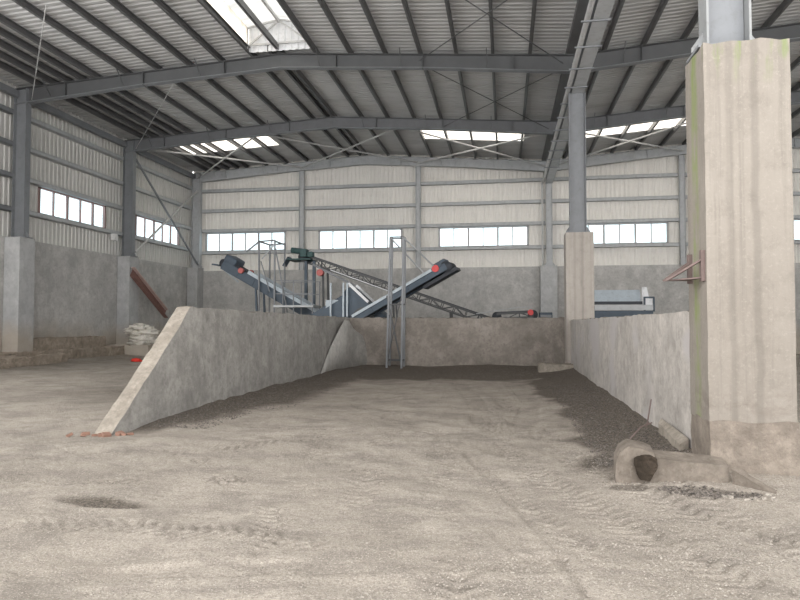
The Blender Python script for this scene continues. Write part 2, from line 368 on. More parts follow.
def clad_y(name, x, sgn, y0, y1, zlo, zhi, holes, mat, parent):
    b = MB()
    def strip(a, c, z0, z1):
        ys = rib_pos(a, c)
        for z in (z0, z1): b.v.extend([(x + sgn * corr(y) - sgn * .04, y, z) for y in ys])
        n = len(ys); o = len(b.v) - 2 * n; b.f.extend([(o + i, o + i + 1, o + n + i + 1, o + n + i) for i in range(n - 1)])
    cur = y0
    for (a, c) in holes:
        strip(cur, a, zlo, zhi); strip(a, c, zlo, LZ0); strip(a, c, LZ1, zhi); cur = c
    strip(cur, y1, zlo, zhi)
    return b.build(name, mat, parent)
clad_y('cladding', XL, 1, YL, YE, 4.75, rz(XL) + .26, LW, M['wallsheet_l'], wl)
MB().box(XL - .15, XL + .12, YL, YE, -.1, 4.78).build('concrete_dado', M['dado'], wl)
wr = empty('wall_right', (XR, 20, 0)); wr['kind'] = 'structure'
clad_y('cladding', XR, -1, 10, YE, 4.75, rz(XR) + .26, LW, M['wallsheet'], wr)
MB().box(XR - .12, XR + .15, 10, YE, -.1, 4.78).build('concrete_dado', M['dado'], wr)

wn = 0
def window(axis, a, c, z0, z1, pos, n, fm='frame'):
    global wn; wn += 1
    e = empty(f'window_{wn}', ((a + c) / 2, pos, z0) if axis == 'x' else (pos, (a + c) / 2, z0)); e['kind'] = 'structure'
    f = MB(); g = MB(); t = .045; s = 0 if axis == 'x' else 1
    def bx(B, u0, u1, w0, w1, d0, d1):
        if axis == 'x': B.box(u0, u1, pos + d0, pos + d1, w0, w1)
        else: B.box(pos + d0, pos + d1, u0, u1, w0, w1)
    bx(f, a - .05, c + .05, z0 - .05, z0 + t, -.07, .05); bx(f, a - .05, c + .05, z1 - t, z1 + .05, -.07, .05)
    bx(f, a - .05, a + t, z0, z1, -.07, .05); bx(f, c - t, c + .05, z0, z1, -.07, .05)
    for k in range(1, n):
        u = a + (c - a) * k / n; w = .05 if k % 2 == 0 else .028
        bx(f, u - w, u + w, z0, z1, -.05, .03)
    f.build('frame', M[fm], e); bx(g, a, c, z0, z1, -.004, .004); g.build('glass', M['glass'], e)
for a, c in EW: window('x', a, c, WZ0, WZ1, YE, 6)
for a, c in LW: window('y', a, c, LZ0, LZ1, XL, 5, 'redframe')
for a, c in LW: window('y', a, c, LZ0, LZ1, XR, 5)

# girts
for z, nm in ((9.36, 'topmost'), (8.17, 'second from the top'), (6.98, 'just above the windows'), (5.68, 'just below the windows')):
    for (a, c, s) in ((XL + .1, -11.66, 'left of the first wind post'), (-11.4, -4.9, 'between the two wind posts'), (-4.62, 2.2, 'between wind post and valley column'),
                      (2.55, 9.05, 'right of the valley column'), (9.35, 15.85, 'behind the huge pier')):
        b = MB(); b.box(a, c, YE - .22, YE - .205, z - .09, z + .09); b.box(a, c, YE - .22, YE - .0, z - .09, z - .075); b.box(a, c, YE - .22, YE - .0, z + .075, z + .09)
        tag(b.build('wall_girt', M['steel_pale_haze']), f'pale end wall girt {s}, {nm}', 'girt')
for z, nm in ((9.5, 'topmost'), (8.3, 'second from the top'), (7.1, 'just above the windows'), (5.83, 'just below the windows')):
    for (a, c, s) in ((14, 21.15, 'by the photo edge'), (21.45, 28.15, 'in the nearer whole bay'), (28.45, 35.1, 'in the far bay with the cross brace')):
        b = MB(); b.box(XL + .205, XL + .22, a, c, z - .09, z + .09); b.box(XL, XL + .22, a, c, z - .09, z - .075); b.box(XL, XL + .22, a, c, z + .075, z + .09)
        tag(b.build('wall_girt', M['steel_pale_haze'] if a > 20 else M['steel_mid']), f'left wall girt {s}, {nm}', 'girt')
# eave beam strip
for y0, y1, s in ((14, 21.15, 'near'), (21.45, 28.15, 'middle'), (28.45, 35.1, 'far')):
    tag(MB().box(-18.2, -18.0, y0, y1, 10.05, 10.3).build('eave_strut', M['steel_mid']), f'grey steel eave strut along the top of the left wall, {s} bay', 'strut')

# bracing
def rod(p, q, r, mat, name, label, cat='brace', group=None):
    return tag(MB().tube(p, q, r, 8).build(name, M[mat]), label, cat, group)
rod((-17.75, 28.5, 9.55), (-17.75, 35.0, 4.95), .055, 'steel_mid', 'wall_brace', 'diagonal wall brace falling from the middle left column to the far corner')
rod((-17.7, 28.5, 5.0), (-17.85, 35.0, 9.3), .055, 'purlin_l', 'wall_brace', 'pale diagonal wall brace rising from the middle left column to the far corner')
pan = [(-17.9, -11.53, 'left'), (-11.53, -4.76, 'ridge'), (-4.76, 2.2, 'valley side'), (2.5, 9.2, 'right')]
for (a, c, nm) in pan:
    z0, z1 = rz(a) - .3, rz(c) - .3
    rod((a, 28.5, z0), (c, 35.1, z1), .042, 'purlin_l', 'roof_brace', f'pale tube brace in the {nm} roof panel by the end wall, running away rightward')
    rod((c, 28.5, z1 - .05), (a, 35.1, z0 - .05), .042, 'purlin_l', 'roof_brace', f'pale tube brace in the {nm} roof panel by the end wall, running away leftward')
for (p, q, s) in (((-2.6, 21.45, 10.3), (1.9, 28.1, 9.95), 'falling right in the middle bay beside valley beam'), ((1.9, 21.45, 9.95), (-2.6, 28.1, 10.3), 'crossing the other in the middle bay by the valley beam'),
               ((-2.8, 14.4, 10.4), (1.9, 21.1, 10.0), 'falling right in the near bay by the valley beam'), ((1.9, 14.4, 10.0), (-2.8, 21.1, 10.4), 'crossing the other in the near bay by the valley beam'),
               ((-11.9, 21.45, 10.3), (-17.5, 28.1, 9.95), 'thin and pale over the left middle bay'), ((-12.4, 15.5, 10.3), (-17.4, 21.1, 9.9), 'thin and pale over the left near bay')):
    rod(p, q, .016, 'steel_dark' if 'thin' not in s else 'purlin_l', 'tie_rod', f'roof tie rod {s}', 'tie rod')

# valley beam, pipe, hangers, gutter
e = empty('valley_beam', (2.38, 18, 9.08), 'long steel valley beam running from above the camera to the end wall', 'beam')
MB().box(2.19, 2.57, 8, 35.2, 9.08, 9.105).build('bottom_flange', M['steel_pale_haze'], e)
MB().box(2.19, 2.57, 8, 35.2, 9.68, 9.705).build('top_flange', M['steel_mid'], e)
MB().box(2.36, 2.385, 8, 35.2, 9.1, 9.69).build('web', M['steel_dark'], e)
rod((2.06, 8, 9.13), (2.06, 35.1, 9.13), .075, 'purlin_l', 'drain_pipe', 'long pale pipe hung along the left side of the valley beam', 'pipe')
for k in range(13):
    y = 13.1 + 1.52 * k
    b = MB(); b.box(1.90, 2.62, y - .025, y + .025, 9.02, 9.055); b.box(2.0, 2.12, y - .02, y + .02, 9.2, 9.22)
    tag(b.build('pipe_hanger', M['steel_mid']), f'flat steel pipe hanger under the valley beam, {["nearest the camera", "second nearest", "third nearest", "fourth nearest", "fifth nearest", "sixth nearest", "seventh nearest", "sixth from the end wall", "fifth from the end wall", "fourth from the end wall", "third from the end wall", "second from the end wall", "last by the end wall"][k]}', 'hanger')
b = MB(); b.prism([(2.02, 10.50), (2.02, 10.31), (2.64, 10.31), (2.64, 10.50), (2.60, 10.50), (2.60, 10.34), (2.06, 10.34), (2.06, 10.50)], 'y', YN, YE - .05)
tag(b.build('valley_gutter', M['purlin']), 'dark roof gutter trough in the valley above the rafters', 'gutter')
rod((2.02, 35.22, 4.6), (2.02, 35.22, 9.1), .05, 'purlin_l', 'downpipe', 'thin pale downpipe beside the valley column at the end wall', 'pipe')

# ridge ventilator (monitor)
V = empty('ridge_ventilator', (-7.65, 14, 11), 'raised bright roof ventilator over the ridge at the top of the photo', 'ventilator')
x0, x1, xm = -8.8, -6.5, -7.65
b = MB(); b.prism([(x0 - .15, 11.86), (xm, 12.1), (xm, 12.12), (x0 - .15, 11.88)], 'y', YN, 20.9); b.build('roof_sheet', M['vent'], V)
b = MB(); b.prism([(x1 + .15, 11.86), (xm, 12.1), (xm, 12.12), (x1 + .15, 11.88)], 'y', YN, 20.9); b.build('roof_sheet', M['vent'], V)
b = MB(); b.box(x1 - .01, x1 + .01, YN, 20.9, 11.2, 11.9); b.build('side_sheet', M['vent'], V)
b = MB(); xs = rib_pos(x0, x1)
for x in xs: b.v.append((x, 20.92 - corr(x), 11.0))
for x in xs: b.v.append((x, 20.92 - corr(x), 12.08 - abs(x - xm) * .2))
n = len(xs); b.f = [(i, i + 1, n + i + 1, n + i) for i in range(n - 1)]; b.build('end_panel', M['white'], V)
def one(nm, p, q, w, h, mat, par): return MB().bar(p, q, w, h).build(nm, M[mat], par)
for y in [20.8 - 3.5 * k for k in range(3)]:
    for xx in (x0, x1):
        one('upright', (xx, y, 11.1), (xx, y, 11.85), .06, .06, 'purlin_l', V); one('vent_rafter', (xx, y, 11.82), (xm, y, 12.04), .05, .06, 'purlin_l', V)
for xx in (x0, x1): one('diagonal_brace', (xx, 20.78, 11.15), (xm, 20.78, 12.0), .05, .05, 'purlin_l', V)
one('cross_rail', (x0, 20.8, 11.22), (x1, 20.8, 11.22), .05, .06, 'purlin_l', V)
one('vent_purlin', (xm, YN, 11.98), (xm, 20.8, 11.98), .07, .09, 'purlin_l', V)
MB().box(x0 - .02, x0, YN, 20.9, 11.2, 11.86).build('side_sheet', M['skylight'], V)

# ------------------------------------------------------------------ ground
def vnoise(x, y, s, seed=0):
    x = x / s + seed * 17.3; y = y / s + seed * 9.1
    xi = np.floor(x).astype(np.int64); yi = np.floor(y).astype(np.int64); fx = x - xi; fy = y - yi
    fx = fx * fx * (3 - 2 * fx); fy = fy * fy * (3 - 2 * fy)
    def h(a, b):
        n = (a * 374761393 + b * 668265263 + seed * 974711) & 0x7fffffff
        n = ((n ^ (n >> 13)) * 1274126177) & 0x7fffffff
        return ((n ^ (n >> 16)) & 0xffff) / 65535.
    return (h(xi, yi) * (1 - fx) + h(xi + 1, yi) * fx) * (1 - fy) + (h(xi, yi + 1) * (1 - fx) + h(xi + 1, yi + 1) * fx) * fy * 1.0 - .5
def sstep(a, b, x):
    t = np.clip((x - a) / (b - a), 0, 1); return t * t * (3 - 2 * t)
TR = [([(-.35, 7.2), (.45, 4.9), (.95, 4.0)], .14, 1), ([(1.3, 7.6), (1.9, 5.9), (2.6, 5.0)], .17, 1), ([(-3.4, 6.9), (-2.0, 5.4), (-1.6, 4.3)], .15, 1), ([(-2.9, 12.5), (-1.2, 9.6), (.1, 7.9)], .2, 2), ([(-3.4, 9.3), (-1.7, 9.0), (-.3, 9.8)], .1, 2), ([(.9, 4.9), (1.6, 5.2), (2.4, 5.0)], .06, 2),
      ([(-.80, 8.6), (-.75, 7.74), (-.53, 5.22), (-.26, 3.75), (-.1, 2.6)], .17, 1), ([(-.55, 8.6), (-.47, 7.79), (.36, 4.48), (.6, 3.0)], .03, 2),
      ([(-.9, 6.9), (-.30, 5.3), (.1, 4.3)], .025, 2), ([(.0, 8.5), (.35, 6.8), (.9, 5.3), (1.5, 4.2)], .20, 1), ([(.5, 9.5), (.95, 6.9), (1.7, 5.4), (2.4, 4.6)], .20, 1),
      ([(-1.9, 10.5), (-1.5, 7.5), (-1.3, 5.6), (-1.0, 4.6)], .18, 1), ([(-2.7, 9.5), (-2.1, 7), (-1.9, 5.5)], .16, 1),
      ([(-4.5, 4.45), (-3, 4.75), (-1.6, 4.55), (-.8, 4.35)], .16, 1), ([(-6.0, 5.5), (-4, 5.9), (-2.2, 6.4), (-1, 7.4), (-.2, 9.5), (.1, 13)], .17, 1),
      ([(-3.0, 3.7), (-1.8, 3.95), (-.8, 4.1), (.3, 4.35)], .12, 2), ([(-2.6, 14), (-1.9, 11), (-1.3, 9.3)], .2, 2), ([(-1.2, 17), (-.6, 13), (-.3, 10)], .2, 2), ([(.2, 17), (.5, 13), (.3, 10)], .2, 2),
      ([(-9, 7.5), (-6.5, 7.0), (-4, 7.2), (-2.6, 8.4)], .18, 1), ([(-5.4, 4.0), (-4, 3.6), (-2.8, 3.3)], .2, 2)]
def heights(x, y):
    z = vnoise(x, y, 2.2, 1) * .10 + vnoise(x, y, .8, 2) * .045 + vnoise(x, y, .3, 3) * .022 + vnoise(x, y, .11, 4) * .010
    # ripples left by wheels and the loader bucket
    wob = vnoise(x, y, 1.0, 8) * 5
    z += .012 * np.sin((y * 5 + x * 1.8) + wob * 1.7) * sstep(-.1, .3, vnoise(x, y, 1.5, 9))
    dark = np.zeros_like(x); dx = x + 5.4
    e1 = vnoise(x, y, .7, 5) * .7 + vnoise(x, y, .2, 6) * .3
    inb = (x > -5.6) & (y < 22.2)
    # left partition heap
    w = .45 + .85 * sstep(8.5, 13, y)
    m1 = inb * sstep(1.25, .75, (dx + e1 * .5) / w) * sstep(8.2, 9.0, y)
    z += inb * .09 * np.exp(-np.clip(dx, 0, 9) / .5) * sstep(8.5, 12, y)
    # back wall heap
    inr = (x > -5.6) & (x < 2.2)
    m2 = inr * sstep(16.3, 18.2, y + e1 * 2.4)
    z += inr * .12 * np.exp(-np.clip(22 - y, 0, 9) / 1.1)
    # right wall heap
    m3 = (x < 2.3) * sstep(.72, 1.05, x + e1 * .75 + .2 * sstep(12, 16, y)) * sstep(6.9, 7.5, y + e1 * .5)
    z += (x < 2.3) * .17 * np.exp(-np.clip(2.1 - x, 0, 9) / .55) * sstep(6.5, 8.5, y)
    dark = np.maximum.reduce([m1, m2, m3 * (y < 22.2)])
    # small dark patch, dirt by the broken block
    r = np.hypot((x + 3.5) / .48, (y - 5.25) / .17) + e1 * .9
    d4 = sstep(1.1, .6, r); dark = np.maximum(dark, d4); z -= .03 * d4
    r = np.hypot((x - 1.85) / .42, (y - 6.35) / .16) + e1 * .6
    dark = np.maximum(dark, 1.1 * sstep(1.1, .7, r)); z -= .04 * sstep(1.1, .7, r)
    r = np.hypot((x - 1.6) / .65, (y - 7.25) / .45) + e1 * .5; dark = np.maximum(dark, sstep(1.1, .7, r))
    r = np.hypot((x - 1.15) / .25, (y - 6.4) / .12) + e1 * .6
    dark = np.maximum(dark, .8 * sstep(1.1, .7, r))
    # rise round the near pier and the left edge
    z += .12 * np.exp(-((x - 2.7) ** 2 / 1.6 + (y - 7.3) ** 2 / 1.2))
    z += .16 * np.exp(-np.clip(x + 17.8, 0, 50) / 1.2)
    patch = np.maximum(0, vnoise(x, y, 2.0, 11) + .1 + vnoise(x, y, .5, 15) * .5) * .9 * sstep(7, 12, y) * (x < -5.9)
    dark = np.maximum(dark, patch)
    return z, dark
TRK = []
def apply_tracks(x, y, z, dk):
    for pts, w, kind in TR:
        P = []
        for (a, b) in zip(pts, pts[1:]): P.append((a, b))
        best = np.full(x.shape, 9.); side = np.zeros_like(x); arc = np.zeros_like(x); s0 = 0
        for (ax, ay), (bx, by) in P:
            dx, dy = bx - ax, by - ay; ln = math.hypot(dx, dy)
            t = np.clip(((x - ax) * dx + (y - ay) * dy) / ln ** 2, 0, 1)
            qx, qy = x - (ax + t * dx), y - (ay + t * dy); d = np.hypot(qx, qy); sd = (qx * dy - qy * dx) / ln
            m = d < best; best[m] = d[m]; side[m] = sd[m]; arc[m] = (s0 + t * ln)[m]; s0 += ln
        inside = sstep(w * 1.15, w * .85, best); fade = (.3 + 1.1 * (vnoise(x, y, .9, 12) + .5)) * sstep(-.35, .15, vnoise(x, y, .45, 14))
        if kind == 1:
            ph = arc / .125 + np.abs(side) / w * .9
            lug = sstep(.25, .45, np.abs((ph % 1) - .5) * 2) * 2 - 1
            z += inside * fade * (.0125 * lug - .008)
            dk[:] = np.maximum(dk, inside * fade * .24 * (lug < 0))
        else:
            z += (-.012 if w < .1 else -.02) * inside * fade + .008 * fade * np.exp(-((best - w * 1.6) / .04) ** 2) * (best < w * 3)
            dk[:] = np.maximum(dk, inside * fade * (.16 if w < .1 else .10))
xs = np.concatenate([np.arange(-19, -7, .25), np.arange(-7, -4.2, .05), np.arange(-4.2, 3.2, .028), np.arange(3.2, 5, .06), np.arange(5, 23.5, .4)])
yy = [1.0]
while yy[-1] < 35.8:
    y = yy[-1]; yy.append(y + (.08 if y < 3 else .024 if y < 6.5 else .028 + (y - 6.5) * .011))
ys = np.array(yy)
X, Yg = np.meshgrid(xs, ys); Z, D = heights(X, Yg); apply_tracks(X, Yg, Z, D)
nx, ny = len(xs), len(ys)
me = bpy.data.meshes.new('floor'); me.vertices.add(nx * ny)
me.vertices.foreach_set('co', np.stack([X, Yg, Z], -1).astype(np.float32).ravel())
i = (np.arange(ny - 1)[:, None] * nx + np.arange(nx - 1)[None]).ravel()
q = np.stack([i, i + 1, i + nx + 1, i + nx], -1).astype(np.int32)
me.loops.add(q.size); me.loops.foreach_set('vertex_index', q.ravel()); me.polygons.add(len(q)); me.polygons.foreach_set('loop_start', np.arange(0, q.size, 4, dtype=np.int32))
me.update(calc_edges=True); me.validate(); me.shade_smooth()
at = me.attributes.new('dark', 'FLOAT', 'POINT'); at.data.foreach_set('value', D.astype(np.float32).ravel())
m, nt, bs, co = newmat('dusty_gravel_ground')
A = nt.nodes.new('ShaderNodeAttribute'); A.attribute_name = 'dark'
c = mix(nt, ramp(nt, noise(nt, co, .7, 6, .6), [(.35, 0), (.65, 1)]), (.37, .33, .285), (.49, .44, .385))
c = mix(nt, math_(nt, 'MULTIPLY', ramp(nt, noise(nt, mapping(nt, co, (1, 1.6, 1)), 1.5, 7, .7), [(.47, 0), (.60, 1)]), .65), c, (.26, .232, .205))
c = mix(nt, math_(nt, 'MULTIPLY', ramp(nt, noise(nt, mapping(nt, co, (1, 2, 1)), 5, 6, .75), [(.5, 0), (.62, 1)]), .4), c, (.28, .245, .21))
c = mix(nt, math_(nt, 'MULTIPLY', ramp(nt, noise(nt, co, 42, 4, .8), [(.47, 0), (.60, 1)]), .55), c, (.20, .18, .16))
c = mix(nt, math_(nt, 'MULTIPLY', ramp(nt, noise(nt, co, 75, 2, .8), [(.56, 0), (.66, 1)]), .5), c, (.78, .72, .64))
dkc = mix(nt, ramp(nt, noise(nt, co, 38, 3, .8), [(.38, 0), (.68, 1)]), (.065, .056, .048), (.27, .235, .20))
c = mix(nt, math_(nt, 'MINIMUM', A.outputs['Fac'], .93), c, dkc)
L(nt, c, bs.inputs['Base Color']); bs.inputs['Roughness'].default_value = .97; bs.inputs['Specular IOR Level'].default_value = .1
h = math_(nt, 'ADD', noise(nt, co, 55, 4, .8), math_(nt, 'MULTIPLY', noise(nt, co, 14, 4, .6), 1.2)); bump(nt, h, bs, .75, .03)
me.materials.append(m); M['ground'] = m
fl = bpy.data.objects.new('floor', me); COL.objects.link(fl); fl['kind'] = 'structure'
def gz(x, y):
    a, d = heights(np.array([[float(x)]]), np.array([[float(y)]])); return float(a[0, 0])

# loose gravel (uncountable)
def pebbles(name, n, sampler, smin, smax, mat, label):
    base = [(0, 0, 1), (.9, 0, .2), (.28, .85, .2), (-.72, .53, .25), (-.7, -.55, .2), (.3, -.85, .25), (0, 0, -.6)]
    fs = [(0, 1, 2), (0, 2, 3), (0, 3, 4), (0, 4, 5), (0, 5, 1), (6, 2, 1), (6, 3, 2), (6, 4, 3), (6, 5, 4), (6, 1, 5)]
    P = np.array([sampler() for _ in range(n)]); Zp, _ = heights(P[:, :1], P[:, 1:2])
    B = np.array(base); vs = []; fc = []
    for k in range(n):
        s = smin * (smax / smin) ** (rng.random() ** 2.2); a = rng.random() * 6.28; R = np.array([[math.cos(a), -math.sin(a), 0], [math.sin(a), math.cos(a), 0], [0, 0, 1]])
        v = (B * (1 + .35 * (rng.random((7, 3)) - .5))) @ R.T * np.array([s, s * .8, s * .6]) + [P[k, 0], P[k, 1], Zp[k, 0] + s * .15]
        vs.append(v); fc += [tuple(7 * k + i for i in f) for f in fs]
    b = MB(); b.v = [tuple(v) for v in np.concatenate(vs)]; b.f = fc
    me = bpy.data.meshes.new(name); me.from_pydata(b.v, [], b.f); me.update(); me.materials.append(mat)
    o = bpy.data.objects.new(name, me); COL.objects.link(o); return tag(o, label, 'gravel', kind='stuff')
def pm(name, a, b):
    m, nt, bs, co = newmat(name); L(nt, mix(nt, ramp(nt, noise(nt, co, 40, 2, .8), [(.35, 0), (.65, 1)]), a, b), bs.inputs['Base Color']); bs.inputs['Roughness'].default_value = .9; return m
M['peb'] = pm('pale_pebble', (.22, .20, .175), (.50, .455, .405)); M['pebd'] = pm('dark_pebble', (.045, .04, .036), (.25, .22, .195))
def s_front():
    y = 3.3 + 1.6 * rng.random() ** 1.6; return (-.9 + (y - 3.3) * .9 + rng.random() * 4.0 - max(0, 4.6 - y) * .3, y)
def s_all():
    y = 3.3 + 9 * rng.random() ** 2; return (-.16 * y + (rng.random() - .5) * 1.35 * y, y)
def s_right():
    y = 4.4 + 3.2 * rng.random(); return (.9 + rng.random() * 2.3, y)
pebbles('loose_gravel', 9000, s_front, .004, .012, M['peb'], 'loose pale gravel strewn over the ground nearest the camera')
pebbles('loose_gravel', 3500, s_all, .004, .012, M['peb'], 'sparse pebbles scattered across the dusty ground')
pebbles('loose_gravel', 5000, s_right, .004, .014, M['peb'], 'gravel in front of the huge pier and broken block')
def s_dark():
    t = rng.random()
    if t < .4:
        y = 7.3 + 9 * rng.random() ** 1.5; return (1.0 + rng.random() * 1.0, y)
    if t < .75:
        y = 8.9 + 12 * rng.random() ** 1.3; return (-5.35 + rng.random() ** 1.4 * (1.0 if y < 11 else 1.4), y)
    if t < .9: return (-5.2 + rng.random() * 7.2, 21.8 - 3.5 * rng.random())
    a = rng.random() * 6.28; r = rng.random() ** .5; return (1.85 + r * .45 * math.cos(a), 6.35 + .17 * r * math.sin(a))
pebbles('dark_gravel', 12000, s_dark, .008, .024, M['pebd'], 'dark coarse gravel heaped along the foot of the bay walls')

# ------------------------------------------------------------------ bay walls
def yz_wall(name, x0, x1, poly, mat, label, cat, jag=.02, seg=.12, capmat=None):
    """thick wall: closed (y,z) top profile over floor level; jittered top edge"""
    b = MB(); ysr = np.arange(poly[0][0], poly[-1][0] + 1e-6, seg)
    def top(y):
        for (a, za), (c, zc) in zip(poly, poly[1:]):
            if y <= c + 1e-9: return za + (zc - za) * (y - a) / max(1e-6, c - a)
        return poly[-1][1]
    rows = []
    for y in ysr:
        z = top(y); r = []
        nz = 8
        for k in range(nz + 1): zz = -.15 + (z + .15) * k / nz; r.append((x0, y, zz))
        for k in range(1, 4): r.append((x0 + (x1 - x0) * k / 3, y, z))
        for k in range(1, nz + 1): zz = z - (z + .15) * k / nz; r.append((x1, y, zz))
        rr = []
        for p in r:
            d = mnoise.noise_vector(Vector(p) * 2.5) * .02 + mnoise.noise_vector(Vector(p) * 11) * jag * .6
            edge = 1 if abs(p[2] - z) < .01 else .4
            rr.append((p[0] + d.x * .7, p[1], p[2] + d.z * edge * 1.3))
        rows.append(rr)
    n = len(rows[0])
    for r in rows: b.v += r
    for i in range(len(rows) - 1):
        for k in range(n - 1): b.f.append((i * n + k, (i + 1) * n + k, (i + 1) * n + k + 1, i * n + k + 1))
    b.f.append(tuple(range(n))); b.f.append(tuple((len(rows) - 1) * n + k for k in range(n - 1, -1, -1)))
    o = b.build(name, mat)
    if capmat:
        o.data.materials.append(capmat); n8 = 8
        for p in o.data.polygons:
            c = sum((Vector(o.data.vertices[v].co) for v in p.vertices), Vector()) / len(p.vertices)
            if p.normal.z > .45 and len(p.vertices) == 4: p.material_index = 1
    return tag(o, label, cat)
yz_wall('partition_wall', -5.67, -5.41, [(8.02, -.1), (10.45, 1.86), (22.3, 1.74)], M['part'], 'low grey concrete partition wall with a sloping pale end, left side of the gravel bay', 'wall', capmat=M['cap'])
yz_wall('partition_wall', 2.06, 2.32, [(7.55, 1.72), (21.2, 1.66)], M['partr'], 'low pale concrete partition wall between the huge pier and the slender pier', 'wall', capmat=M['cap'])
b = rough_block(-5.45, 1.98, 22.0, 22.35, -.15, 1.74, .012, .14, .07, 8)
tag(b.build('partition_wall', M['partb']), 'low brown grey concrete wall closing the back of the gravel bay', 'wall')
# cement plaster fillet in the back left corner
b = MB(); R = 1.15; n = 12
for k in range(n + 1):
    t = k / n; ang = t * math.pi / 2
    px_ = -5.40 + (.62 * (1 - math.cos(ang)) ** .8); py_ = 21.98 - 3.6 * (1 - math.sin(ang))
    h = [.1, .5, .85, 1.15, 1.45, 1.68, 1.64, 1.4, 1.28, 1.2, 1.12, .9, .5][k]
    if k < 5: px_ += .012
    b.v += [(px_, py_, -.05), (px_, py_, h)]
b.f = [(2 * k, 2 * k + 2, 2 * k + 3, 2 * k + 1) for k in range(n)]
M['plaster'] = concrete('smooth_grey_plaster', (.40, .39, .37), (.54, .525, .50), 2, .4, 0, .25)
o = b.build('plaster_fillet', M['plaster'], None, True); so = o.modifiers.new('s', 'SOLIDIFY'); so.thickness = .012
tag(o, 'smooth curved cement fillet in the back left corner of the gravel bay', 'plaster')
# footings
def foot(args, label, nm='concrete_footing', mat='foot', seed=0, amp=.03):
    b = rough_block(*args, amp, .12, .08, seed); return tag(b.build(nm, M[mat]), label, 'footing')
foot((-18.24, -17.35, 17.5, 27.6, -.15, .48), 'low broken concrete ledge along the foot of the left wall', seed=1)
foot((-18.24, -17.72, 21.75, 26.3, .4, .95), 'upper crumbling concrete ledge along the left wall between two piers', seed=2)
foot((-18.24, -16.7, 18.4, 22.4, -.1, .36), 'square concrete footing around the left wall pier at the photo edge', seed=3)
foot((-18.24, -16.2, 27.2, 29.0, -.1, .55), 'dark concrete footing under the left pier with the rusty beam', seed=4, mat='dado', amp=.015)
foot((1.02, 2.15, 20.3, 20.98, 0.0, .28), 'flat beige concrete slab at the foot of the slender pier', 'concrete_slab', 'cap', 6, .015)

# ------------------------------------------------------------------ loose things on the left
e = empty('leaning_beam', (-17.45, 28.7, 4.0), 'rusty reddish steel channel beam slanting down from the left wall pier', 'beam')
MB().bar((-17.56, 27.98, 3.98), (-17.5, 30.95, 2.04), .03, .44, up=(0, 0, 1)).build('web', M['rust'], e)
MB().bar((-17.48, 27.98, 4.20), (-17.42, 30.95, 2.24), .2, .05).build('top_flange', M['rustl'], e)
MB().bar((-17.48, 27.98, 3.74), (-17.42, 30.95, 1.82), .2, .03).build('bottom_flange', M['rust'], e)
# sack bundle: crumpled stack of folded bags
def crumple(cx, cy, cz, rx, ry, rz_, name, mat, amp=.3, seed=0, sub=24, parent=None):
    b = MB(); n = sub; m_ = sub // 2
    for j in range(m_ + 1):
        ph = math.pi * j / m_ - math.pi / 2
        for i in range(n):
            th = 2 * math.pi * i / n; d = Vector((math.cos(ph) * math.cos(th), math.cos(ph) * math.sin(th), math.sin(ph)))
            s = 1 + amp * mnoise.noise(d * 2.2 + Vector((seed, 0, 0))) + amp * .6 * mnoise.noise(Vector((d.x * 3, d.y * 3, d.z * 9)) + Vector((0, seed, 0)))
            b.v.append((cx + rx * d.x * s, cy + ry * d.y * s, max(cz - rz_ * .9, cz + rz_ * d.z * s)))
    for j in range(m_):
        for i in range(n): b.f.append((j * n + i, j * n + (i + 1) % n, (j + 1) * n + (i + 1) % n, (j + 1) * n + i))
    return b.build(name, mat, parent, True)
e = empty('sack_heap', (-16.7, 27.7, .55), 'heap of crumpled dirty white woven sacks at the foot of the left pier', 'sacks')
for k, (dx, dz, rx, rr) in enumerate(((0, .17, .68, .2), (-.1, .40, .6, .2), (.12, .62, .55, .19), (-.12, .82, .45, .17), (.3, .3, .35, .22), (-.45, .65, .3, .14))):
    crumple(-16.7 + dx, 27.65 - .05 * k, .52 + dz, rx, .4, rr, 'sack', M['sack'], .75, k * 3.1, 36, e)
tag(crumple(-14.5, 23.5, gz(-14.5, 23.5) + .05, .2, .12, .07, 'plastic_bag', M['redbag'], .7, 5), 'crumpled bright red plastic bag lying on the ground beyond the sloping wall end', 'bag')
tag(MB().box(-18.28, -18.05, 27.35, 27.6, 5.45, 5.75).build('switch_box', M['elec'], bevel=.01), 'small white electrical box on the left wall below the girt', 'box')
# bricks by the foot of the sloping end
for k in range(9):
    x = -5.95 + .11 * k + random.uniform(-.04, .04); y = 8.15 + random.uniform(-.1, .08); s = random.uniform(.022, .045)
    b = rough_block(-s * 1.2, s * 1.2, -s, s, -s * .6, s * .6, .012, .03, seed=k)
    o = b.build('brick_fragment', M['brick']); o.location = (x, y, gz(x, y) + s * .5); o.rotation_euler = (random.uniform(-.4, .4), random.uniform(-.4, .4), random.uniform(0, 3))
    tag(o, 'small reddish brick fragment at the foot of the sloping wall end', 'brick', 'brick rubble at the sloping wall end')
# small stones on the ledge and on top
# ------------------------------------------------------------------ broken block in front of the near pier
def rock(name, pts_a, pts_b, mat, parent, amp=.02, cuts=5, seed=0):
    import bmesh
    b = MB(); n = len(pts_a); b.v = list(pts_a) + list(pts_b)
    b.f = [tuple(range(n)), tuple(range(2 * n - 1, n - 1, -1))] + [(i, (i + 1) % n, n + (i + 1) % n, n + i) for i in range(n)]
    o = b.build(name, mat, parent); bm = bmesh.new(); bm.from_mesh(o.data)
    bmesh.ops.triangulate(bm, faces=bm.faces); bmesh.ops.subdivide_edges(bm, edges=bm.edges, cuts=cuts, use_grid_fill=True)
    for v in bm.verts: v.co += mnoise.noise_vector(v.co * 6 + Vector((seed, 0, 0))) * amp + mnoise.noise_vector(v.co * 19) * amp * .45
    bm.to_mesh(o.data); bm.free(); return o
e = empty('broken_concrete_block', (1.6, 6.75, .05), 'broken concrete block with a rounded soil filled end lying before the huge pier', 'concrete block')
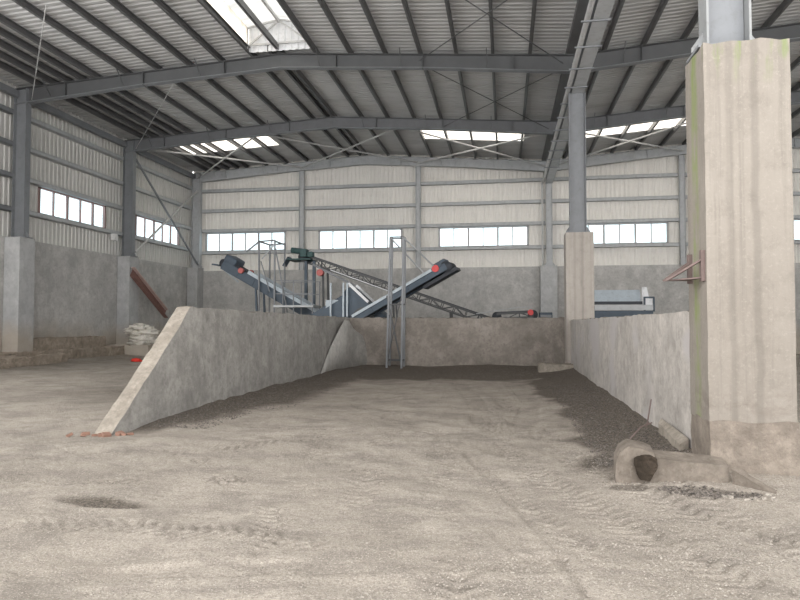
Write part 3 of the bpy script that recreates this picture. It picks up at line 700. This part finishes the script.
rock('block', [(1.30, 6.62, -.05), (1.32, 6.62, .27), (1.34, 6.95, .30), (1.34, 6.98, -.05)], [(2.13, 6.66, -.02), (2.12, 6.66, .21), (2.14, 6.92, .25), (2.16, 6.95, -.02)], M['stone'], e, .009, 6, 2)
# rounded broken shell end
sh = []
for k in range(9):
    a = -.5 + k * (math.pi + .9) / 8; sh.append((1.27 + .22 * -math.cos(a), .17 + .21 * math.sin(a)))
sh = [(1.06, -.05), (1.055, .1), (1.06, .24), (1.10, .33), (1.18, .385), (1.30, .37), (1.42, .33), (1.46, .25), (1.45, -.05)]
rock('rounded_end', [(x, 6.56 if x < 1.35 else 6.60, z) for x, z in sh], [(x + .05, 6.98, z) for x, z in sh], M['stone'], e, .010, 5, 7)
so = []
for k in range(10):
    a = k * 2 * math.pi / 10; so.append((1.335 + .115 * math.cos(a) * (1 + .2 * math.sin(3 * a)), .20 + .135 * math.sin(a)))
rock('soil_filling', [(x, 6.53, z) for x, z in so], [(x, 6.66, z) for x, z in so], M['soil'], e, .03, 3, 9)
e2 = rock('concrete_slab', [(2.14, 6.62, .0), (2.14, 6.62, .19), (2.20, 6.66, .20), (2.22, 6.66, .0)], [(2.40, 6.36, -.04), (2.42, 6.36, .03), (2.50, 6.42, .03), (2.50, 6.42, -.04)], M['stone'], None, .014, 5, 4)
tag(e2, 'thin broken concrete slab slanting down at the right end of the block', 'concrete slab')
tag(rock('stone_lump', [(2.95, 7.05, 0), (2.95, 7.0, .11), (3.05, 7.2, .13), (3.05, 7.25, 0)], [(3.35, 6.85, 0), (3.35, 6.8, .07), (3.4, 7.0, .07), (3.4, 7.05, 0)], M['rustb'], None, .02, 4, 6), 'brown angular lump on the ground right of the huge pier', 'stone')
tag(rock('cement_spill', [(1.97, 8.9, .0), (1.98, 8.9, .28), (2.03, 8.95, .33), (2.03, 8.95, .0)], [(1.90, 7.66, .0), (1.93, 7.66, .22), (2.03, 7.7, .29), (2.03, 7.7, .0)], M['cap'], None, .012, 5, 8), 'strip of spilled cement at the foot of the pale partition by the huge pier', 'cement')
# rebar wires near wall foot
for k, (p, q, r) in enumerate((((1.83, 8.9, .2), (1.9, 8.92, .58), (1.86, 8.95, .3)), ((1.35, 7.9, .12), (1.6, 8.1, .34), (1.75, 8.2, .38)))):
    b = MB(); b.tube(p, q, .008, 6); b.tube(q, r, .008, 6)
    tag(b.build('rebar_stub', M['rustb']), ['thin rusty upright rebar at the foot of the pale partition', 'thin rusty rebar lying bent over the dark gravel'][k], 'rebar')
# loose stones near block
for k in range(16):
    x = random.uniform(1.95, 2.35); y = random.uniform(6.15, 6.35); s = random.uniform(.015, .03)
    b = rough_block(-s, s, -s * .8, s * .8, -s * .6, s * .6, .01, .02, seed=k + 30); o = b.build('loose_stone', M['peb']); o.location = (x, y, gz(x, y) + s * .4)
    o.rotation_euler = (0, 0, random.uniform(0, 3)); tag(o, 'small loose stone in front of the broken block', 'stone', 'loose stones in front of the broken block')
# rusty bracket on the near pier
e = empty('steel_bracket', (2.02, 7.2, 2.05), 'rusty triangular steel bracket sticking out of the huge pier', 'bracket')
for y in (7.0, 7.46):
    b = MB(); b.box(1.99, 2.03, y - .035, y + .035, 2.02, 2.34); b.build('wall_plate', M['rustb'], e)
    b = MB(); b.bar((2.0, y, 2.24), (1.70, 7.13 if y < 7.2 else 7.25, 2.045), .06, .02); b.build('diagonal_bar', M['rustb'], e)
MB().add([(2.0, 6.98, 2.05), (2.0, 7.48, 2.05), (1.68, 7.19, 2.035), (2.0, 6.98, 2.065), (2.0, 7.48, 2.065), (1.68, 7.19, 2.05)], [(0, 1, 2), (5, 4, 3), (0, 3, 4, 1), (1, 4, 5, 2), (2, 5, 3, 0)]).build('shelf_plate', M['rustb'], e)

# ------------------------------------------------------------------ machinery
def conveyor(p, q, w, label, side='steel', depth=.32, head='drum', belt_m='rubber', side_m='blue', legs=(), trough=False, headcap=None, name='belt_conveyor'):
    """p = raised head, q = tail"""
    p = Vector(p); q = Vector(q); d = (q - p).normalized(); a = d.cross(Vector((0, 0, 1))).normalized(); u = a.cross(d).normalized()
    if u.z < 0: u = -u
    e = empty(name, (p.x, p.y, 0), label, 'conveyor')
    ln = (q - p).length; hw = w / 2
    for s in (-1, 1):
        o1 = a * s * hw
        if side == 'truss':
            b = MB(); b.bar(p + o1, q + o1, .06, .09); b.bar(p + o1 - u * depth, q + o1 - u * depth, .06, .06); k = 0; step = .55
            while k * step < ln - step:
                c0 = p + d * (k * step) + o1; c1 = p + d * ((k + 1) * step) + o1
                b.bar(c0, c1 - u * depth, .035, .035) if k % 2 else b.bar(c0 - u * depth, c1, .035, .035); b.bar(c0, c0 - u * depth, .035, .035); k += 1
            b.build('side_truss', M[side_m], e)
        else:
            b = MB(); b.bar(p + o1 - u * depth / 2, q + o1 - u * depth / 2, .05, depth); b.bar(p + o1, q + o1, .12, .04); b.bar(p + o1 - u * depth, q + o1 - u * depth, .12, .04)
            k = 0
            while k * .8 < ln: c0 = p + d * k * .8 + a * s * (hw + .03); b.bar(c0, c0 - u * depth, .04, .05); k += 1
            b.build('side_frame', M[side_m], e)
    # belt as a closed loop
    b = MB(); th = .03; r = .2
    b.bar(p + u * .06, q + u * .06, w * .82, .03, up=tuple(u)); b.bar(p - u * (depth * .8), q - u * (depth * .8), w * .82, .02, up=tuple(u)); b.build('belt', M[belt_m], e)
    for nm, c in (('head_pulley', p), ('tail_pulley', q)):
        c = c - u * (.06 + .06); MB().tube(c - a * hw * 1.02, c + a * hw * 1.02, .2, 18).build(nm, M[belt_m], e, True)
    k = 1
    while k * .9 < ln:
        c0 = p + d * k * .9; MB().tube(c0 - a * hw, c0 + a * hw, .035, 8).build('idler_roller', M['steel_dark'], e); k += 1
    for t in legs:
        c0 = p + d * ln * t
        for s in (-1, 1):
            g = c0 + a * s * hw; MB().bar(g - u * depth, Vector((g.x, g.y, 0)), .08, .08).build('leg', M[side_m], e)
    return e, d, a, u
# left conveyor
e, d, a, u = conveyor((-12.0, 26.6, 4.25), (-6.7, 26.6, 1.3), .9, 'dark blue belt conveyor rising to the left behind the sloping partition', depth=.36, side_m='blue', legs=(.3, .75))
h = Vector((-12.0, 26.6, 4.25))
MB().bar(h - d * .1 + u * .13, h + d * .5 + u * .13, .95, .36).build('head_cover', M['blue'], e, bevel=.08)
MB().tube(h + d * .9 + a * .47, h + d * .9 + a * .62, .12, 16).build('drive_wheel', M['redl'], e)
MB().tube(h + d * .9 - a * .62, h + d * .9 - a * .47, .12, 16).build('drive_wheel', M['redl'], e)
for s in (-1, 1): MB().bar(h + d * 1.2 + a * s * .52 + u * .10, h + d * 5.9 + a * s * .52 + u * .10, .05, .16).build('skirt_board', M['bluel'], e)
sc = MB(); sc.bar(h - d * .2 - u * .3, h - d * .5 - u * .42, .8, .06); sc.build('belt_scraper', M['blue'], e)
g = MB(); g.bar(h - d * .25 - u * .5 - a * .5, h + d * .6 - u * .65 - a * .5, .05, .05); g.build('guard_rail', M['bluel'], e)
# support gantry of the left conveyor
e = empty('conveyor_gantry', (-10.0, 26.8, 0), 'thin grey gantry frame holding up the dark blue left conveyor', 'gantry')
for x, y in ((-10.38, 26.0), (-9.68, 26.0), (-10.38, 27.25), (-9.68, 27.25)):
    one('post', (x, y, 0), (x, y, 5.05), .06, .06, 'steel_mid', e)
for y in (26.0, 27.25):
    one('top_rail', (-10.38, y, 5.05), (-9.66, y, 5.09), .06, .06, 'steel_mid', e)
one('knee_brace', (-10.38, 26.0, 5.05), (-10.95, 26.0, 4.62), .06, .06, 'steel_mid', e); one('knee_brace', (-9.7, 26.0, 4.9), (-10.25, 26.0, 4.3), .04, .04, 'steel_pale_haze', e)
for x in (-10.38, -9.68): one('cross_rail', (x, 26, 5.05), (x, 27.25, 5.05), .06, .06, 'steel_mid', e)
one('stay_bar', (-9.66, 26.0, 4.75), (-9.1, 26.0, 2.0), .05, .05, 'steel_mid', e); one('stay_bar', (-10.3, 26.0, 4.2), (-9.9, 26.0, 2.9), .035, .035, 'steel_mid', e)
# green motor conveyor, long, going down right
e, d, a, u = conveyor((-8.9, 27.9, 4.62), (-.55, 27.9, 1.72), .8, 'long truss conveyor with a teal motor falling to the right behind the back bay wall', side='truss', depth=.30, side_m='steel_dark', legs=(.12, .5, .8))
h = Vector((-8.9, 27.9, 4.62))
MB().tube((-9.45, 27.5, 4.82), (-8.95, 27.5, 4.76), .13, 16).build('motor', M['green'], e)
MB().box(-9.0, -8.7, 27.3, 27.7, 4.5, 4.86).build('gearbox', M['green'], e, bevel=.03)
MB().box(-8.65, -8.4, 27.25, 27.6, 4.48, 4.72).build('fan_cover', M['green'], e, bevel=.04)
MB().box(-9.6, -8.5, 27.2, 28.4, 4.36, 4.42).build('motor_plate', M['green'], e)
MB().bar((-9.5, 27.4, 4.5), (-9.75, 27.4, 4.1), .5, .04).build('chute_plate', M['blue'], e)
for x in (-8.72, -8.35): MB().bar((x, 27.35, 4.3), (x, 27.35, 0), .12, .12).build('post', M['blue'], e)
MB().tube((-8.05, 27.2, 3.78), (-8.05, 27.45, 3.78), .15, 18).build('drive_wheel', M['redl'], e)
MB().bar((-8.05, 27.5, 3.78), (-8.05, 27.5, 4.3), .06, .06).build('bracket', M['steel_dark'], e)
MB().bar((-7.6, 27.35, 3.9), (-5.0, 27.35, 2.95), .03, .04).build('return_strip', M['white'], e)
MB().bar((-8.4, 27.3, 4.15), (-6.2, 27.3, 3.05), .05, .09).build('lower_chord', M['steel_mid'], e)
# flat feed conveyor with red pulley
e, d, a, u = conveyor((1.15, 27.6, 2.02), (-.35, 27.6, 1.95), .7, 'low flat conveyor with a red pulley end above the back bay wall', side='truss', depth=.22, side_m='steel_dark', legs=(.2, .8))
MB().tube((1.05, 27.1, 2.0), (1.05, 27.25, 2.0), .12, 16).build('drive_wheel', M['red'], e)
MB().bar((-1.2, 27.2, 1.95), (.6, 27.2, 2.22), .04, .04).build('hand_rail', M['steel_pale_haze'], e)
MB().bar((.6, 27.2, 2.22), (1.1, 27.2, 2.22), .04, .04).build('hand_rail', M['steel_pale_haze'], e)
e = empty('control_cabinet', (1.5, 27.5, 0), 'plain dark grey cabinet beside the red pulley end', 'cabinet')
MB().box(1.42, 1.95, 27.3, 27.9, 0, 2.0).build('body', M['blue'], e, bevel=.02); dr = MB().box(1.46, 1.91, 27.28, 27.3, .3, 1.9).build('door', M['steel_mid'], e); MB().box(1.5, 1.53, 27.25, 27.28, 1.0, 1.15).build('handle', M['frame'], dr)
# right centre conveyor rising to the right, hung from the tower
e, d, a, u = conveyor((-2.05, 22.9, 3.66), (-5.6, 23.6, 1.75), .7, 'dark belt conveyor rising right to a red and blue head, hung from the braced tower', depth=.22, side_m='blue', legs=(), side='plate')
h = Vector((-2.05, 22.9, 3.66))
MB().tube(h - a * .42 + d * .35, h - a * .36 + d * .35, .13, 16).build('drive_wheel', M['red'], e); MB().tube(h + a * .36 + d * .35, h + a * .44 + d * .35, .13, 16).build('drive_wheel', M['red'], e)
MB().bar(h - d * .05 + u * .02 , h + d * .42 + u * .02, .6, .34).build('head_cover', M['blue'], e)
MB().bar(h - d * .30 - u * .34, h + d * 1.1 - u * .34, .5, .12).build('lower_guard', M['rubber'], e)
for s in (-1, 1): MB().bar(h + d * .5 + a * s * .42 + u * .02, h + d * 4.0 + a * s * .42 + u * .02, .04, .1).build('skirt_board', M['bluel'], e)
# tower
e = empty('support_tower', (-3.7, 21.6, 0), 'slim braced steel tower standing before the back bay wall', 'tower')
T = {'a': (-3.98, 21.45), 'b': (-3.47, 21.45), 'c': (-3.95, 21.85), 'd': (-3.45, 21.85)}; TT = {'a': (-3.85, 21.45), 'b': (-3.40, 21.45), 'c': (-3.85, 21.85), 'd': (-3.40, 21.85)}
for k in 'abcd': MB().bar((*T[k], 0), (*TT[k], 4.5), .065, .065).build('post', M['steel_mid'], e)
for z in (.3, 2.2, 4.5):
    f_ = z / 4.5; P = {k: (T[k][0] + (TT[k][0] - T[k][0]) * f_, T[k][1], z) for k in 'abcd'}
    for i, j in ('ab', 'cd', 'ac', 'bd'): one('cross_bar', P[i], P[j], .04, .04, 'steel_dark', e)
one('diagonal_brace', (*T['a'], 2.5), (*T['b'], .15), .045, .045, 'steel_dark', e); one('diagonal_brace', (*T['b'], 2.5), (*T['a'], .15), .03, .03, 'steel_dark', e)
for k, o_ in (('a', 22.55), ('b', 22.55)): MB().bar((*TT[k], 4.48), ((-2.85 if k == 'a' else -2.5), o_, 3.35 if k == 'a' else 3.6), .04, .04).build('stay_bar', M['steel_pale_haze'], e)
# crusher and hopper
e = empty('crushing_screen', (-6.2, 24.2, 0), 'dark blue crusher with a slanted hopper where the conveyors meet', 'crusher')
MB().prism([(-7.3, 1.3), (-4.6, 1.3), (-4.5, 1.85), (-5.15, 2.3), (-5.85, 2.95), (-6.0, 2.9), (-6.3, 2.45), (-7.2, 1.9)], 'y', 23.9, 25.2); hp = MB().prism([(-7.3, 1.3), (-4.6, 1.3), (-4.5, 1.85), (-5.15, 2.3), (-5.85, 2.95), (-6.0, 2.9), (-6.3, 2.45), (-7.2, 1.9)], 'y', 23.9, 25.2).build('hopper', M['blue'], e)
MB().bar((-5.92, 23.86, 3.08), (-5.14, 23.86, 2.36), .06, .10).build('hopper_rim', M['white'], hp)
MB().bar((-5.92, 25.2, 3.08), (-5.14, 25.2, 2.36), .06, .10).build('hopper_rim', M['white'], hp)
MB().tube((-5.3, 23.75, 1.75), (-5.3, 23.95, 1.75), .42, 24).build('flywheel', M['steel_dark'], e)
MB().box(-6.85, -6.35, 23.95, 24.9, 1.9, 2.45).build('screen_box', M['bluel'], e, bevel=.02)
one('inlet_chute', (-7.55, 24.3, 1.75), (-6.2, 24.3, 2.55), .5, .16, 'blue', e)
for x in (-7.1, -4.8):
    for y in (24.0, 25.1): MB().bar((x, y, 0), (x, y, 1.35), .15, .15).build('leg', M['blue'], e)
for x in (-6.1, -5.95, -6.6): MB().bar((x, 23.8, 1.8), (x, 23.8, 3.1), .06, .06).build('post', M['bluel'], e)
# access platform with railings
e = empty('access_platform', (-8.0, 25, 0), 'pale service platform with railings between the left conveyor and crusher', 'platform')
MB().box(-9.3, -7.6, 24.8, 25.9, 2.2, 2.28).build('deck', M['steel_pale_haze'], e)
for x in (-9.25, -8.45, -7.65):
    for y in (24.85, 25.85): one('post', (x, y, 0), (x, y, 3.3), .04, .04, 'steel_mid', e)
for z in (2.75, 3.28):
    for y in (24.85, 25.85): one('guard_rail', (-9.25, y, z), (-7.65, y, z), .03, .03, 'steel_mid', e)
# belt feeder behind the right partition
e = empty('belt_feeder', (4.4, 26, 0), 'blue grey trough feeder seen over the pale right partition wall', 'feeder')
MB().prism([(26.0, 2.36), (26.25, 2.86), (27.3, 2.86), (27.55, 2.36)], 'x', 2.9, 5.22).build('hopper', M['bluel'], e)
MB().box(2.9, 5.25, 25.93, 26.0, 2.28, 2.40).build('rubber_strip', M['rubber'], e)
MB().box(2.9, 5.6, 25.75, 25.85, 2.06, 2.26).build('skirt_board', M['steel_pale_haze'], e)
MB().box(2.9, 5.62, 25.8, 27.6, 1.66, 2.04).build('chassis', M['blue'], e, bevel=.02)
MB().prism([(5.22, 2.2), (5.5, 2.5), (5.42, 2.95), (5.25, 2.95)], 'y', 25.95, 26.03).build('end_plate', M['white'], e)
b = MB(); b.bar((5.3, 25.9, 2.55), (5.68, 25.9, 2.55), .06, .06); b.bar((5.66, 25.9, 2.55), (5.66, 25.9, 2.0), .06, .06); b.bar((5.32, 25.9, 2.55), (5.32, 25.9, 2.0), .06, .06); b.build('end_frame', M['blue'], e)
MB().box(5.36, 5.62, 25.93, 25.96, 2.05, 2.5).build('guard_panel', M['white'], e)
for x in (3.2, 5.4):
    for y in (25.95, 27.45): MB().bar((x, y, 0), (x, y, 1.7), .12, .12).build('leg', M['blue'], e)

# ------------------------------------------------------------------ light, world, camera
W = bpy.data.worlds.new('w'); S.world = W; W.use_nodes = True; nt = W.node_tree
bg = nt.nodes['Background']; bg.inputs[0].default_value = (1, .985, .965, 1); bg.inputs[1].default_value = 2.8
def area(loc, rot, sx, sy, e, col=(1, 1, 1)):
    l = bpy.data.lights.new('light', 'AREA'); l.shape = 'RECTANGLE'; l.size = sx; l.size_y = sy; l.energy = e; l.color = col
    o = bpy.data.objects.new('area_light', l); COL.objects.link(o); o.location = loc; o.rotation_euler = rot; return o
area((0, -4, 6.5), (math.radians(75), 0, 0), 26, 9, 150, (1, .97, .93))  # added fill lamp behind the camera, stands in for open-front daylight
cam = bpy.data.cameras.new('cam'); co_ = bpy.data.objects.new('camera', cam); COL.objects.link(co_)
cam.sensor_width = 36; cam.lens = 28.8; cam.clip_end = 300; cam.clip_start = .05
co_.location = (0, 0, 1.6); co_.rotation_euler = (math.pi / 2 + math.atan(22 / 640), 0, math.atan(105 / 640)); S.camera = co_
S.view_settings.view_transform = 'Standard'; S.view_settings.look = 'None'; S.view_settings.exposure = .32
S.cycles.use_denoising = True; S.cycles.max_bounces = 10; S.cycles.diffuse_bounces = 6; S.cycles.transparent_max_bounces = 12
S.cycles.sample_clamp_indirect = 6
